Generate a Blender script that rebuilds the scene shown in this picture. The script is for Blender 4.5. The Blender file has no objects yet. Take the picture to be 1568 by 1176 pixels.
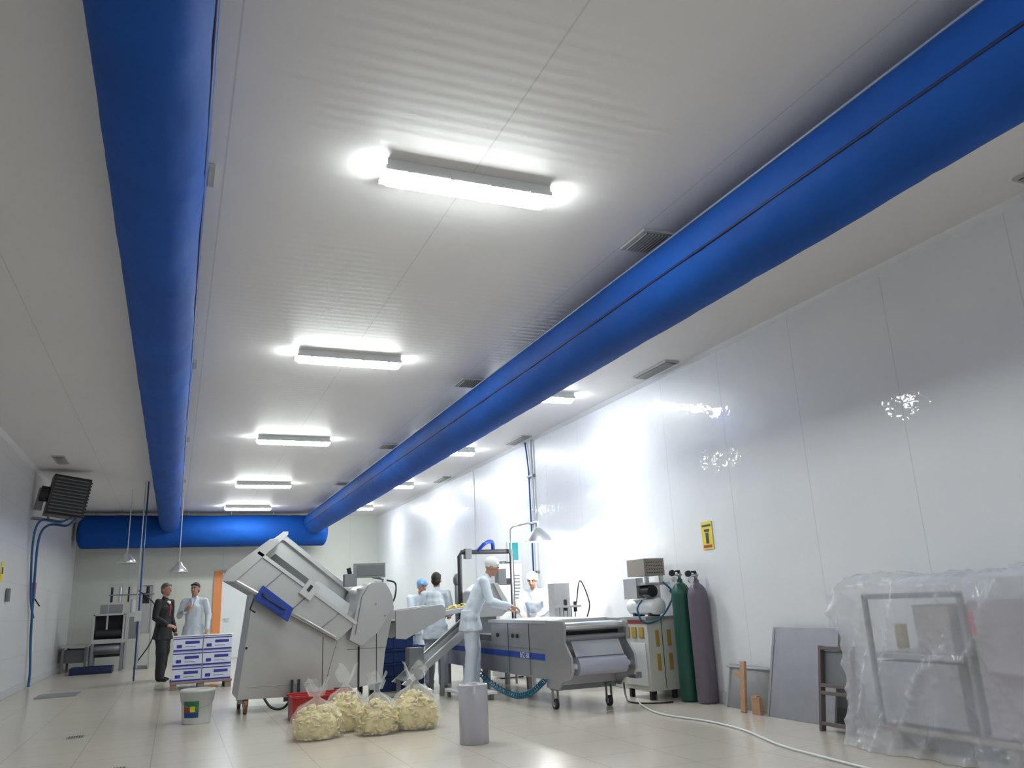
import bpy, bmesh, math, random
import numpy as np
from mathutils import Vector, Matrix, noise
random.seed(4)
sc=bpy.context.scene
sc.view_settings.view_transform='Standard'
sc.view_settings.look='None'
sc.view_settings.exposure=1.5

# ------------------------------------------------------------------ materials
MATS={}
def mat(name,col,rough=0.5,metal=0.0,emit=0.0,alpha=1.0,bump=0.0,bscale=20.0,var=0.06,vscale=3.0,trans=0.0,coat=0.0,emcol=None,spec=.5):
    if name in MATS: return MATS[name]
    m=bpy.data.materials.new(name); m.use_nodes=True
    nt=m.node_tree; N=nt.nodes; L=nt.links
    b=N['Principled BSDF']
    tc=N.new('ShaderNodeTexCoord')
    nz=N.new('ShaderNodeTexNoise'); nz.inputs['Scale'].default_value=vscale; nz.inputs['Detail'].default_value=4
    L.new(tc.outputs['Object'],nz.inputs['Vector'])
    rp=N.new('ShaderNodeMapRange')
    rp.inputs['To Min'].default_value=1-var; rp.inputs['To Max'].default_value=1+var
    L.new(nz.outputs['Fac'],rp.inputs['Value'])
    mx=N.new('ShaderNodeVectorMath'); mx.operation='SCALE'
    mx.inputs[0].default_value=col
    L.new(rp.outputs['Result'],mx.inputs['Scale'])
    L.new(mx.outputs['Vector'],b.inputs['Base Color'])
    b.inputs['Roughness'].default_value=rough
    b.inputs['Metallic'].default_value=metal
    b.inputs['Alpha'].default_value=alpha
    b.inputs['Transmission Weight'].default_value=trans
    b.inputs['Coat Weight'].default_value=coat
    b.inputs['Specular IOR Level'].default_value=spec
    if emit>0:
        b.inputs['Emission Color'].default_value=(*(emcol or col),1)
        b.inputs['Emission Strength'].default_value=emit
    if bump>0:
        n2=N.new('ShaderNodeTexNoise'); n2.inputs['Scale'].default_value=bscale; n2.inputs['Detail'].default_value=3
        L.new(tc.outputs['Object'],n2.inputs['Vector'])
        bp=N.new('ShaderNodeBump'); bp.inputs['Strength'].default_value=bump; bp.inputs['Distance'].default_value=0.02
        L.new(n2.outputs['Fac'],bp.inputs['Height']); L.new(bp.outputs['Normal'],b.inputs['Normal'])
    MATS[name]=m
    return m

def grid_mat(name,col,line,axes,spacing,width,rough,bump=0.0,bscale=3.0,rib=None,offs=(0,0,0),linemix=1.0,bdist=0.02,spec=.5,film=0):
    """surface with joint lines at regular spacing in object space"""
    m=bpy.data.materials.new(name); m.use_nodes=True
    nt=m.node_tree; N=nt.nodes; L=nt.links; b=N['Principled BSDF']
    tc=N.new('ShaderNodeTexCoord'); sp=N.new('ShaderNodeSeparateXYZ'); L.new(tc.outputs['Object'],sp.inputs[0])
    prev=None
    for i,ax in enumerate(axes):
        s=spacing[i]
        ad=N.new('ShaderNodeMath'); ad.operation='ADD'; ad.inputs[1].default_value=offs[i]+100*s
        L.new(sp.outputs[ax],ad.inputs[0])
        md=N.new('ShaderNodeMath'); md.operation='MODULO'; md.inputs[1].default_value=s; L.new(ad.outputs[0],md.inputs[0])
        lt=N.new('ShaderNodeMath'); lt.operation='LESS_THAN'; lt.inputs[1].default_value=width; L.new(md.outputs[0],lt.inputs[0])
        if prev is None: prev=lt
        else:
            mxx=N.new('ShaderNodeMath'); mxx.operation='MAXIMUM'; L.new(prev.outputs[0],mxx.inputs[0]); L.new(lt.outputs[0],mxx.inputs[1]); prev=mxx
    nz=N.new('ShaderNodeTexNoise'); nz.inputs['Scale'].default_value=0.8; nz.inputs['Detail'].default_value=5; L.new(tc.outputs['Object'],nz.inputs['Vector'])
    rp=N.new('ShaderNodeMapRange'); rp.inputs['To Min'].default_value=.95; rp.inputs['To Max'].default_value=1.04; L.new(nz.outputs['Fac'],rp.inputs['Value'])
    sm=N.new('ShaderNodeVectorMath'); sm.operation='SCALE'; sm.inputs[0].default_value=col; L.new(rp.outputs['Result'],sm.inputs['Scale'])
    mx=N.new('ShaderNodeMix'); mx.data_type='RGBA'
    ml=N.new('ShaderNodeMath'); ml.operation='MULTIPLY'; ml.inputs[1].default_value=linemix; L.new(prev.outputs[0],ml.inputs[0])
    L.new(ml.outputs[0],mx.inputs['Factor']); L.new(sm.outputs[0],mx.inputs['A']); mx.inputs['B'].default_value=(*line,1)
    L.new(mx.outputs['Result'],b.inputs['Base Color']); b.inputs['Roughness'].default_value=rough
    b.inputs['Specular IOR Level'].default_value=spec
    last=None
    if bump>0:
        n2=N.new('ShaderNodeTexNoise'); n2.inputs['Scale'].default_value=bscale; n2.inputs['Detail'].default_value=3
        L.new(tc.outputs['Object'],n2.inputs['Vector'])
        bp=N.new('ShaderNodeBump'); bp.inputs['Strength'].default_value=bump; bp.inputs['Distance'].default_value=bdist
        L.new(n2.outputs['Fac'],bp.inputs['Height']); last=bp
    if rib:
        w=N.new('ShaderNodeMath'); w.operation='MULTIPLY'; w.inputs[1].default_value=2*math.pi/rib[1]; L.new(sp.outputs[rib[0]],w.inputs[0])
        s=N.new('ShaderNodeMath'); s.operation='SINE'; L.new(w.outputs[0],s.inputs[0])
        b2=N.new('ShaderNodeBump'); b2.inputs['Strength'].default_value=rib[2]; b2.inputs['Distance'].default_value=0.004
        L.new(s.outputs[0],b2.inputs['Height'])
        if last: L.new(last.outputs['Normal'],b2.inputs['Normal'])
        last=b2
    if last: L.new(last.outputs['Normal'],b.inputs['Normal'])
    if film:
        b.inputs['Coat Weight'].default_value=film; b.inputs['Coat Roughness'].default_value=.03
        n3=N.new('ShaderNodeTexNoise'); n3.inputs['Scale'].default_value=6; n3.inputs['Detail'].default_value=3; L.new(tc.outputs['Object'],n3.inputs['Vector'])
        b3=N.new('ShaderNodeBump'); b3.inputs['Strength'].default_value=.16; b3.inputs['Distance'].default_value=.03
        L.new(n3.outputs['Fac'],b3.inputs['Height']); L.new(b3.outputs['Normal'],b.inputs['Coat Normal'])
    return m

STEEL=mat('stainless_steel',(.50,.50,.51),.36,.85,bump=.03,bscale=40)
STEEL2=mat('steel_bright',(.66,.67,.68),.28,.8)
STEELD=mat('steel_dull',(.25,.26,.28),.45,.7)
DARK=mat('dark_rubber',(.02,.02,.025),.6)
BLK=mat('black_plastic',(.008,.008,.010),.4)
GREY=mat('grey_plastic',(.16,.17,.18),.5)
WHITE=mat('white_plastic',(.70,.72,.73),.4)
BLUE=mat('blue_panel',(.01,.045,.30),.4)
CRATE=mat('blue_crate',(.006,.03,.14),.5)
TEALH=mat('teal_hose',(.0,.10,.18),.4)
RED=mat('red_plastic',(.38,.015,.015),.4)
ORNG=mat('orange_trim',(.70,.25,.08),.5)
YEL=mat('yellow_sign',(.75,.60,.03),.5)
GOLD=mat('gold_outlet',(.40,.26,.05),.4)
SKIN=mat('skin',(.42,.21,.14),.5)
CLOTHW=mat('white_cloth',(.60,.66,.74),.85,bump=.25,bscale=12,spec=.2)
TROUW=mat('white_trousers',(.52,.57,.66),.85,bump=.25,bscale=10,spec=.2)
SUIT=mat('dark_suit',(.008,.008,.012),.7,bump=.2,bscale=12)
SHIRT=mat('white_shirt',(.8,.8,.8),.7)
HAIRG=mat('grey_hair',(.12,.11,.10),.7,bump=.4,bscale=80)
HAIRD=mat('dark_hair',(.015,.012,.010),.6,bump=.4,bscale=80)
NET=mat('white_hairnet',(.70,.72,.74),.8,bump=.3,bscale=60)
NETB=mat('blue_cap',(.20,.38,.66),.8)
LIP=mat('lips',(.30,.08,.07),.5)
EYEW=mat('eye_white',(.5,.45,.42),.3)

# ------------------------------------------------------------------ mesh builder
class MB:
    def __init__(s,name): s.name=name; s.bm=bmesh.new(); s.mats=[]
    def mi(s,m):
        if m not in s.mats: s.mats.append(m)
        return s.mats.index(m)
    def _fin(s,faces,m,smooth=False):
        i=s.mi(m)
        for f in faces: f.material_index=i; f.smooth=smooth
    def box(s,c,size,m,rot=(0,0,0)):
        M=Matrix.Translation(c)@Matrix.Rotation(rot[2],4,'Z')@Matrix.Rotation(rot[1],4,'Y')@Matrix.Rotation(rot[0],4,'X')@Matrix.Diagonal((*size,1))
        r=bmesh.ops.create_cube(s.bm,size=1,matrix=M)
        s._fin({f for v in r['verts'] for f in v.link_faces},m); return s
    def b2(s,a,b,m):
        return s.box([(a[i]+b[i])/2 for i in range(3)],[abs(b[i]-a[i]) for i in range(3)],m)
    def cyl(s,p0,p1,r,m,r2=None,seg=16,smooth=True,cap=True):
        p0=Vector(p0);p1=Vector(p1);d=p1-p0
        q=d.to_track_quat('Z','Y').to_matrix().to_4x4()
        M=Matrix.Translation((p0+p1)/2)@q
        rr=bmesh.ops.create_cone(s.bm,cap_ends=cap,segments=seg,radius1=r,radius2=r if r2 is None else r2,depth=d.length,matrix=M)
        fs={f for v in rr['verts'] for f in v.link_faces}
        i=s.mi(m)
        for f in fs: f.material_index=i; f.smooth=smooth and len(f.verts)==4
        return s
    def ell(s,c,rad,m,seg=16,rings=10,rotz=0):
        M=Matrix.Translation(c)@Matrix.Rotation(rotz,4,'Z')@Matrix.Diagonal((*rad,1))
        r=bmesh.ops.create_uvsphere(s.bm,u_segments=seg,v_segments=rings,radius=1,matrix=M)
        s._fin({f for v in r['verts'] for f in v.link_faces},m,True); return s
    def poly(s,pts,y0,y1,m,plane='XZ'):
        def P(a,b,t):
            return (a,t,b) if plane=='XZ' else ((t,a,b) if plane=='YZ' else (a,b,t))
        v0=[s.bm.verts.new(P(a,b,y0)) for a,b in pts]; v1=[s.bm.verts.new(P(a,b,y1)) for a,b in pts]
        n=len(pts); fs=[s.bm.faces.new(v0),s.bm.faces.new(v1[::-1])]
        for i in range(n):
            j=(i+1)%n; fs.append(s.bm.faces.new((v0[j],v0[i],v1[i],v1[j])))
        bmesh.ops.recalc_face_normals(s.bm,faces=fs)
        s._fin(fs,m); return s
    def tube(s,pts,r,m,seg=8,closed=False):
        pts=[Vector(p) for p in pts]; rings=[]
        up=Vector((0,0,1))
        for i,p in enumerate(pts):
            d=(pts[min(i+1,len(pts)-1)]-pts[max(i-1,0)]).normalized()
            u=d.cross(up)
            if u.length<.05: u=d.cross(Vector((0,1,0)))
            u.normalize(); v=u.cross(d)
            if rings and u.dot(lastu)<0: u=-u; v=-v
            lastu=u
            rings.append([s.bm.verts.new(p+(u*math.cos(a)+v*math.sin(a))*r) for a in [2*math.pi*k/seg for k in range(seg)]])
        fs=[]
        for a,b in zip(rings,rings[1:]):
            for k in range(seg):
                fs.append(s.bm.faces.new((a[k],a[(k+1)%seg],b[(k+1)%seg],b[k])))
        fs.append(s.bm.faces.new(rings[0][::-1])); fs.append(s.bm.faces.new(rings[-1]))
        bmesh.ops.recalc_face_normals(s.bm,faces=fs)
        s._fin(fs,m,True); return s
    def lathe(s,c,prof,m,seg=24,axis='Z'):
        rings=[]
        for r,z in prof:
            ring=[]
            for k in range(seg):
                a=2*math.pi*k/seg
                if axis=='Z': p=(c[0]+r*math.cos(a),c[1]+r*math.sin(a),c[2]+z)
                elif axis=='Y': p=(c[0]+r*math.cos(a),c[1]+z,c[2]+r*math.sin(a))
                else: p=(c[0]+z,c[1]+r*math.cos(a),c[2]+r*math.sin(a))
                ring.append(s.bm.verts.new(p))
            rings.append(ring)
        fs=[]
        for a,b in zip(rings,rings[1:]):
            for k in range(seg): fs.append(s.bm.faces.new((a[k],a[(k+1)%seg],b[(k+1)%seg],b[k])))
        bmesh.ops.recalc_face_normals(s.bm,faces=fs)
        s._fin(fs,m,True); return s
    def done(s,bevel=0.0,parent=None):
        me=bpy.data.meshes.new(s.name); s.bm.to_mesh(me); s.bm.free()
        for m in s.mats: me.materials.append(m)
        o=bpy.data.objects.new(s.name,me); sc.collection.objects.link(o)
        if bevel>0:
            b=o.modifiers.new('bevel','BEVEL'); b.width=bevel; b.segments=2; b.limit_method='ANGLE'; b.angle_limit=math.radians(40)
        if parent: o.parent=parent
        return o

def bez(pts,n=8):
    """catmull-rom through points"""
    P=[Vector(p) for p in pts]; out=[]
    for i in range(len(P)-1):
        p0=P[max(i-1,0)];p1=P[i];p2=P[i+1];p3=P[min(i+2,len(P)-1)]
        for k in range(n):
            t=k/n
            out.append(.5*((2*p1)+(p2-p0)*t+(2*p0-5*p1+4*p2-p3)*t*t+(3*p1-p0-3*p2+p3)*t**3))
    out.append(P[-1]); return out

# ------------------------------------------------------------------ room shell
XL,XR,YB,YF,H=-2.47,5.55,24.0,-4.0,3.85
WALLR=grid_mat('wall_right_panels',(.80,.81,.84),(.42,.44,.47),['Y','Z'],[1.18,9.0],.009,.38,bump=.3,bscale=2.2,linemix=.35,bdist=.04,spec=.3,film=.36)
WALLL=grid_mat('wall_left_panels',(.66,.66,.68),(.4,.4,.42),['Y','Z'],[1.18,.6],.010,.30,bump=.2,bscale=1.5,linemix=.4)
WALLB=grid_mat('wall_back_panels',(.56,.57,.52),(.4,.4,.4),['X'],[1.18],.015,.5,bump=.1,bscale=1.2,linemix=.4)
CEIL=grid_mat('ceiling_panels',(.73,.715,.72),(.42,.42,.42),['X'],[1.5],.010,.5,bump=.08,bscale=.7,rib=('Y',.10,.10),offs=(1.38,0,0),linemix=.45,spec=.3)
FLOOR=grid_mat('floor_tiles',(.56,.505,.44),(.34,.30,.26),['X','Y'],[.6,.6],.008,.22,bump=.08,bscale=2,offs=(.1,.2,0),linemix=.6,spec=.5)
MB('floor').b2((XL-.1,YF-.1,-.1),(XR+.1,YB+.1,0),FLOOR).done()
MB('ceiling').b2((XL-.1,YF-.1,H),(XR+.1,YB+.1,H+.1),CEIL).done()
MB('wall_right').b2((XR,YF-.1,0),(XR+.1,YB+.1,H),WALLR).done()
MB('wall_left').b2((XL-.1,YF-.1,0),(XL,YB+.1,H),WALLL).done()
MB('wall_front').b2((XL,YF-.1,0),(XR,YF,H),WALLB).done()
w=MB('wall_back')   # with door opening X .95-2.35, Z 0-2.35
w.b2((XL,YB,0),(.95,YB+.1,H),WALLB); w.b2((2.35,YB,0),(XR,YB+.1,H),WALLB); w.b2((.95,YB,2.35),(2.35,YB+.1,H),WALLB)
w.done()
d=MB('door_1'); DOORW=mat('door_white',(.70,.73,.75),.4)
d.b2((1.2,YB+.02,0.01),(2.3,YB+.08,2.3),DOORW)
d.b2((.98,YB-.03,0.0),(1.2,YB+.08,2.33),ORNG); d.b2((1.2,YB-.02,2.28),(2.33,YB+.06,2.34),STEELD)
d.cyl((1.3,YB-.05,1.05),(1.3,YB+.04,1.05),.02,STEEL2); d.cyl((1.3,YB-.05,1.05),(1.42,YB-.05,1.05),.015,STEEL2)
d.done(.004)
BASE=mat('baseboard_grey',(.50,.51,.52),.5)
MB('baseboard_right').b2((XR-.03,YF,0),(XR,YB,.12),BASE).done(.005)
MB('baseboard_left').b2((XL,YF,0),(XL+.03,YB,.12),BASE).done(.005)
TW=mat('trim_white',(.62,.64,.66),.4)
MB('trim_1').b2((XR-.012,15.3,.12),(XR-.001,15.35,H),TW).done()
MB('trim_2').poly([(XR,H),(XR-.05,H),(XR,H-.05)],YF,YB,TW).done()
MB('trim_3').poly([(XL,H),(XL+.05,H),(XL,H-.05)],YF,YB,TW).done()

# ------------------------------------------------------------------ ceiling light fixtures
EM=mat('lamp_diffuser',(.93,1.0,.97),.4,emit=30,var=.0)
HOUS=mat('lamp_housing',(.66,.67,.67),.5)
def fixture(x,y):
    o=MB('ceiling_light_fixture')
    z=H
    # opaque grey tray; short side skirts added to cut light thrown up at the ceiling
    o.box((0,0,-.025),(1.12,.20,.048),HOUS)
    for sy in (-1,1): o.box((0,sy*.098,-.058),(1.14,.008,.030),HOUS)
    n=8; prof=[]
    for k in range(n+1):
        a=math.pi*k/n; prof.append((-.090*math.cos(a),-.050-.074*math.sin(a)))
    bm=o.bm; mi=o.mi(EM); rows=[]
    for xx,s in [(-.575,.5),(-.555,.85),(-.53,1),(.53,1),(.555,.85),(.575,.5)]:
        rows.append([bm.verts.new((xx,p[0]*s,-.050+(p[1]+.050)*s)) for p in prof])
    fs=[]
    for a,b in zip(rows,rows[1:]):
        for k in range(n): fs.append(bm.faces.new((a[k],a[k+1],b[k+1],b[k])))
    fs.append(bm.faces.new(rows[0])); fs.append(bm.faces.new(rows[-1][::-1]))
    bmesh.ops.recalc_face_normals(bm,faces=fs)
    for f in fs: f.material_index=mi; f.smooth=True
    for xx in (-.42,-.14,.14,.42):
        for sy in (-1,1): o.box((xx,sy*.105,-.060),(.03,.012,.042),HOUS)
    ob=o.done(); ob.location=(x,y,z); return ob
for y in (.2,4.42,8.38,12.9,17.7,21.7): fixture(1.62,y)
for y in (-1.2,9.4,13.4,17.5,21.6): fixture(4.3,y)

# ------------------------------------------------------------------ fabric ducts
DUCT=mat('blue_duct_fabric',(.003,.070,.35),.7,bump=.3,bscale=5,var=.25,vscale=1.5,spec=.25)
SEAM=mat('duct_seam_dark',(.002,.012,.08),.6)
RAIL=mat('duct_rail',(.30,.36,.50),.4)
def duct(name,x,z,R,y0,y1,seams,rail,axis='Y'):
    o=MB(name); bm=o.bm; seg=48; n=int((y1-y0)/.07); rings=[]
    for i in range(n+1):
        t=y0+(y1-y0)*i/n; ring=[]
        ph=((t-y0)%1.45)/1.45
        pinch=1-.018*math.exp(-((ph-.5)/.02)**2)
        for k in range(seg):
            a=2*math.pi*k/seg
            wr=noise.noise(Vector((math.cos(a)*1.5+x,math.sin(a)*1.5,t*1.1)))*.014+noise.noise(Vector((math.cos(a)*3,math.sin(a)*3+x,t*3.5)))*.010
            r=R*pinch*(1+wr*1.8)
            if axis=='Y': p=(x+r*math.cos(a),t,z+r*math.sin(a))
            else: p=(t,x+r*math.cos(a),z+r*math.sin(a))
            ring.append(bm.verts.new(p))
        rings.append(ring)
    fs=[]
    for a,b in zip(rings,rings[1:]):
        for k in range(seg): fs.append(bm.faces.new((a[k],a[(k+1)%seg],b[(k+1)%seg],b[k])))
    for rg,tt,sg in ((rings[0],y0,-1),(rings[-1],y1,1)):
        prev=rg
        for q in range(1,5):
            aa=q/5*math.pi/2; nr=[]
            for v in rg:
                c=Vector((x,tt,z)) if axis=='Y' else Vector((tt,x,z))
                e=.06 if axis=='Y' else R*.35
                off=Vector((0,sg*e*math.sin(aa),0)) if axis=='Y' else Vector((sg*e*math.sin(aa),0,0))
                nr.append(bm.verts.new(c+(v.co-c)*math.cos(aa)+off))
            for k in range(seg): fs.append(bm.faces.new((prev[k],prev[(k+1)%seg],nr[(k+1)%seg],nr[k])))
            prev=nr
        fs.append(bm.faces.new(prev))
    bmesh.ops.recalc_face_normals(bm,faces=fs)
    o._fin(fs,DUCT,True)
    def pt(a,rr,t):
        return (x+rr*math.cos(a),t,z+rr*math.sin(a)) if axis=='Y' else (t,x+rr*math.cos(a),z+rr*math.sin(a))
    for a in seams:
        a=math.radians(a); o.tube([pt(a,R*.994,y0+(y1-y0)*i/60) for i in range(61)],.010,SEAM,6)
    if rail is not None:
        a=math.radians(rail); o.tube([pt(a,R*1.02,y0+(y1-y0)*i/30) for i in range(31)],.010,RAIL,6)
    return o.done()
duct('air_duct',-.228,3.52,.252,-3.9,22.66,[-20],60)
duct('air_duct',3.46,3.50,.288,-3.9,22.66,[195],128)
duct('air_duct_header',23.05,3.33,.42,-2.25,3.75,[250],None,axis='X')
o=MB('air_duct_hanger')
for i in range(6): o.cyl((-2+i*1.1,23.05,3.765),(-2+i*1.1,23.05,H-.002),.008,RAIL)
o.done()

# ------------------------------------------------------------------ vents
VENTD=mat('vent_dark',(.08,.07,.065),.6); VF=mat('vent_frame',(.42,.42,.41),.5); VM=mat('vent_mid',(.20,.20,.195),.6)
def vent(x,y,L=.75,W=.2,dk=None):
    o=MB('ceiling_vent')
    o.box((0,0,-.012),(W,L,.02),VF)
    o.box((0,0,-.024),(W-.05,L-.05,.006),dk or VENTD)
    for k in range(9): o.box((-W/2+.035+k*(W-.07)/8,0,-.03),(.006,L-.05,.012),VF)
    ob=o.done(); ob.location=(x,y,H); return ob
for x,y in ((5.33,8.0),(5.33,12.4),(5.33,2.85),(5.33,16.8),(-1.95,15.4)): vent(x,y)
for y in (4.85,9.1,13.3,17.6):
    vent(3.28,y,.36,.30,VM); vent(-.04,y,.26,.22,VF)

# ------------------------------------------------------------------ slicer machine
s=MB('food_slicing_machine')
y0,y1=10.55,11.5
s.poly([(.76,.17),(1.75,.15),(1.95,.85),(1.45,1.12),(.90,1.42)],y0,y1,STEEL)
s.poly([(1.755,.15),(2.5,.24),(2.54,.6),(2.66,1.15),(2.60,1.38),(2.55,1.46),(2.47,1.49),(2.39,1.45),(2.15,1.15),(1.95,.85)],y0,y1,STEEL)
s.box((1.752,y0-.003,.5),(.008,.006,.68),DARK)
s.box((2.20,y0-.012,.44),(.02,.02,.5),DARK); s.box((2.43,y0-.004,.55),(.008,.006,.6),DARK)
s.box((1.3,y0-.004,.30),(.86,.005,.006),STEELD)
s.box((2.3,y0-.004,.66),(.5,.005,.008),STEELD)
s.b2((1.9,y0-.03,.17),(2.12,y0,.22),DARK)
s.cyl((.84,y0-.02,.75),(.84,y0,.75),.015,DARK)
near=[(.57,1.58),(.90,1.86),(2.12,.96),(1.90,.78),(1.30,1.13)]
s.poly(near,10.40,10.46,STEEL)
# near-side flange of the open trough
s.poly([(.90,1.86),(.93,1.89),(2.15,.985),(2.12,.955)],10.36,10.50,STEEL2)
far=[(.62,1.60),(1.24,2.13),(1.33,2.13),(2.40,1.27),(2.0,.85)]
s.poly(far,11.42,11.5,STEEL2)
s.poly([(1.20,2.10),(1.24,2.15),(1.36,2.15),(2.42,1.29),(2.39,1.24),(1.33,2.09)],11.30,11.52,STEEL2)
s.poly([(.57,1.58),(.62,1.64),(1.93,.86),(1.90,.78)],10.46,11.42,STEELD)
s.poly([(.50,1.54),(.56,1.66),(1.05,2.03),(1.14,2.04),(1.16,1.98),(.66,1.53)],10.36,10.40,STEEL)
s.poly([(.88,1.86),(.94,1.90),(1.22,2.13),(1.28,2.13),(1.28,2.09),(1.02,1.85)],10.46,11.42,STEEL2)
# pusher bar in the trough, white for its bright reflection; grey slab paints the recess shade
s.poly([(1.08,1.80),(1.20,1.90),(2.22,1.12),(2.12,1.02)],11.10,11.16,GREY)
s.poly([(1.62,1.42),(1.74,1.52),(2.20,1.18),(2.10,1.08)],10.9,11.06,WHITE)
s.tube([(.63,10.39,1.57),(1.88,10.39,.82)],.015,STEEL2)
for t in (.25,.55,.85):
    a=Vector((.93,10.385,1.84)).lerp(Vector((2.1,10.385,.98)),t); b=Vector((.63,10.385,1.57)).lerp(Vector((1.88,10.385,.82)),t)
    s.tube([a,b],.006,STEELD,6)
arc=[(2.05,.78)]
for k in range(11):
    a=math.radians(150-k*16); arc.append((2.38+.23*math.cos(a),1.20+.27*math.sin(a)))
arc+= [(2.42,.86),(2.2,.70)]
s.poly(arc,10.38,11.3,STEEL)
s.cyl((2.38,10.37,1.2),(2.38,10.38,1.2),.012,STEELD,seg=12); s.cyl((2.50,10.37,1.05),(2.50,10.38,1.05),.012,STEELD,seg=12)
s.tube([(2.12,10.37,.84),(2.2,10.37,1.3),(2.28,10.37,1.42)],.006,STEELD,6)
s.poly([(.98,1.47),(1.34,1.19),(1.28,1.04),(.89,1.31),(.91,1.36)],10.24,10.36,BLUE)
s.tube([(.97,10.22,1.38),(1.0,10.19,1.33),(1.2,10.19,1.19),(1.24,10.22,1.18)],.012,BLK)
s.tube([(.88,10.26,1.32),(.84,10.24,1.2),(.9,10.24,1.16)],.012,DARK)
s.box((1.54,10.36,1.40),(.17,.10,.2),STEEL2,rot=(0,math.radians(38),0)); s.box((1.54,10.30,1.42),(.04,.02,.08),DARK,rot=(0,math.radians(38),0))
s.tube([(2.56,10.9,1.4),(2.6,10.9,1.52),(2.45,10.9,1.56)],.02,STEELD)
s.box((2.40,10.85,1.64),(.42,.07,.19),STEELD,rot=(0,0,math.radians(-8))); s.box((2.41,10.81,1.64),(.36,.01,.14),GREY,rot=(0,0,math.radians(-8)))
s.box((2.15,10.9,1.52),(.16,.14,.16),STEELD)
s.tube([(2.15,10.9,1.6),(2.13,10.9,1.68)],.03,DARK)
s.tube(bez([(2.6,10.7,1.5),(2.72,10.7,1.45),(2.7,10.7,1.25),(2.62,10.7,1.2)]),.012,DARK)
def caster(s,x,y,r=.07,top=.17,wm=None):
    s.cyl((x-.02,y,r),(x+.02,y,r),r,wm or DARK,seg=20); s.cyl((x-.023,y,r),(x+.023,y,r),r*.55,STEEL2,seg=16)
    for q in (-.03,.03): s.b2((x+q-.004,y-.02,r-.01),(x+q+.004,y+.02,top),STEELD)
    s.b2((x-.04,y-.04,top-.012),(x+.04,y+.04,top),STEELD)
BRW=mat('brown_wheel',(.22,.08,.03),.5)
caster(s,.84,11.35,.10,.2,BRW); caster(s,1.5,10.62,.055,.17); caster(s,2.4,10.7,.07,.26); caster(s,2.4,11.4,.07,.26)
s.b2((.78,10.58,.12),(.83,10.63,.2),STEELD); caster(s,.86,10.62,.09,.2,BRW)
for x in (1.36,1.44): s.b2((x,10.42,.0),(x+.03,10.46,.36),DARK)
s.b2((1.28,10.42,.12),(1.6,10.45,.17),DARK)
s.tube(bez([(1.05,10.6,.2),(1.15,10.5,.06),(1.3,10.5,.05),(1.42,10.6,.2)]),.015,BLK)
s.done(.006)

c=MB('outfeed_conveyor')
SIDEP=[(2.67,1.02),(2.67,1.10),(3.30,1.16),(3.36,1.10),(3.34,1.0),(2.80,.74),(2.67,.76)]
c.poly(SIDEP,10.5,10.54,STEEL); c.poly(SIDEP,11.2,11.24,STEEL)
c.poly([(2.67,.95),(2.67,.98),(3.34,1.04),(3.34,1.0)],10.54,11.2,STEELD)
for yy in (10.62,11.15):
    c.poly([(2.78,.18),(2.86,.16),(3.86,.86),(3.86,.96),(3.80,.96)],yy,yy+.05,STEEL)
c.poly([(2.82,.22),(2.84,.20),(3.82,.88),(3.82,.91)],10.67,11.15,GREY)
c.b2((3.3,10.62,0),(3.35,10.67,.52),STEELD); c.b2((3.3,11.1,0),(3.35,11.15,.52),STEELD); c.b2((2.84,10.62,0),(2.89,10.67,.24),STEELD); c.b2((2.84,11.1,0),(2.89,11.15,.24),STEELD)
c.poly([(3.30,1.0),(3.86,1.07),(3.86,1.13),(3.30,1.06)],10.62,11.2,STEEL)
c.b2((2.9,10.7,.4),(3.1,10.9,.62),STEELD); c.cyl((3.0,10.6,.3),(3.0,11.1,.3),.06,DARK)
c.cyl((3.82,10.62,.92),(3.82,11.2,.92),.04,STEEL2)
PS=mat('potato_slice',(.66,.52,.20),.5)
for k in range(70):
    x=random.uniform(3.25,3.85); c.ell((x,random.uniform(10.66,11.1),1.075+(x-3.3)*.11+random.uniform(0,.03)),(.03,.025,.012),PS,8,5)
c.done(.003)

for (x,y,h) in ((2.98,12.0,4),(3.36,12.75,3)):
    o=MB('plastic_crate_stack')
    for k in range(h):
        z=k*.19
        for (a,b) in (((-.28,-.19,z),(.28,-.17,z+.18)),((-.28,.17,z),(.28,.19,z+.18)),((-.28,-.17,z),(-.26,.17,z+.18)),((.26,-.17,z),(.28,.17,z+.18)),((-.26,-.17,z),(.26,.17,z+.02))):
            o.b2(a,b,CRATE)
        o.b2((-.3,-.21,z+.16),(.3,-.19,z+.185),CRATE); o.b2((-.3,.19,z+.16),(.3,.21,z+.185),CRATE)
        for q in (-.18,0,.18): o.b2((q-.012,-.2,z),(q+.012,-.188,z+.16),CRATE)
    ob=o.done(.003); ob.location=(x,y,0)

# ------------------------------------------------------------------ packaging machine
p=MB('packaging_machine')
XA,XB=3.88,4.62
p.b2((XA,8.35,.30),(XB,12.6,.66),STEEL)
p.b2((XA-.01,8.5,.62),(XB+.01,10.2,.90),STEEL); p.b2((XA-.03,8.45,.90),(XB+.03,10.25,.935),STEEL2)
p.b2((XA-.006,8.5,.50),(XA,11.9,.57),BLUE)
p.b2((XA+.05,10.25,.66),(XB-.05,12.6,.74),STEELD)
for y in (8.95,9.6): p.b2((XA-.013,y,.32),(XA-.010,y+.012,.9),DARK)
for y in (9.3,9.45,9.95): p.cyl((XA-.03,y,.75),(XA-.01,y,.75),.025,DARK)
for y in (10.6,11.4,12.2):
    p.b2((XA+.02,y,0),(XA+.08,y+.06,.3),STEELD); p.b2((XB-.08,y,0),(XB-.02,y+.06,.3),STEELD)
side=[(8.5,.93),(8.02,.93),(7.98,.88),(8.0,.70),(7.86,.56),(7.84,.42),(7.9,.34),(8.1,.3),(8.2,.22),(8.5,.22)]
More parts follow.
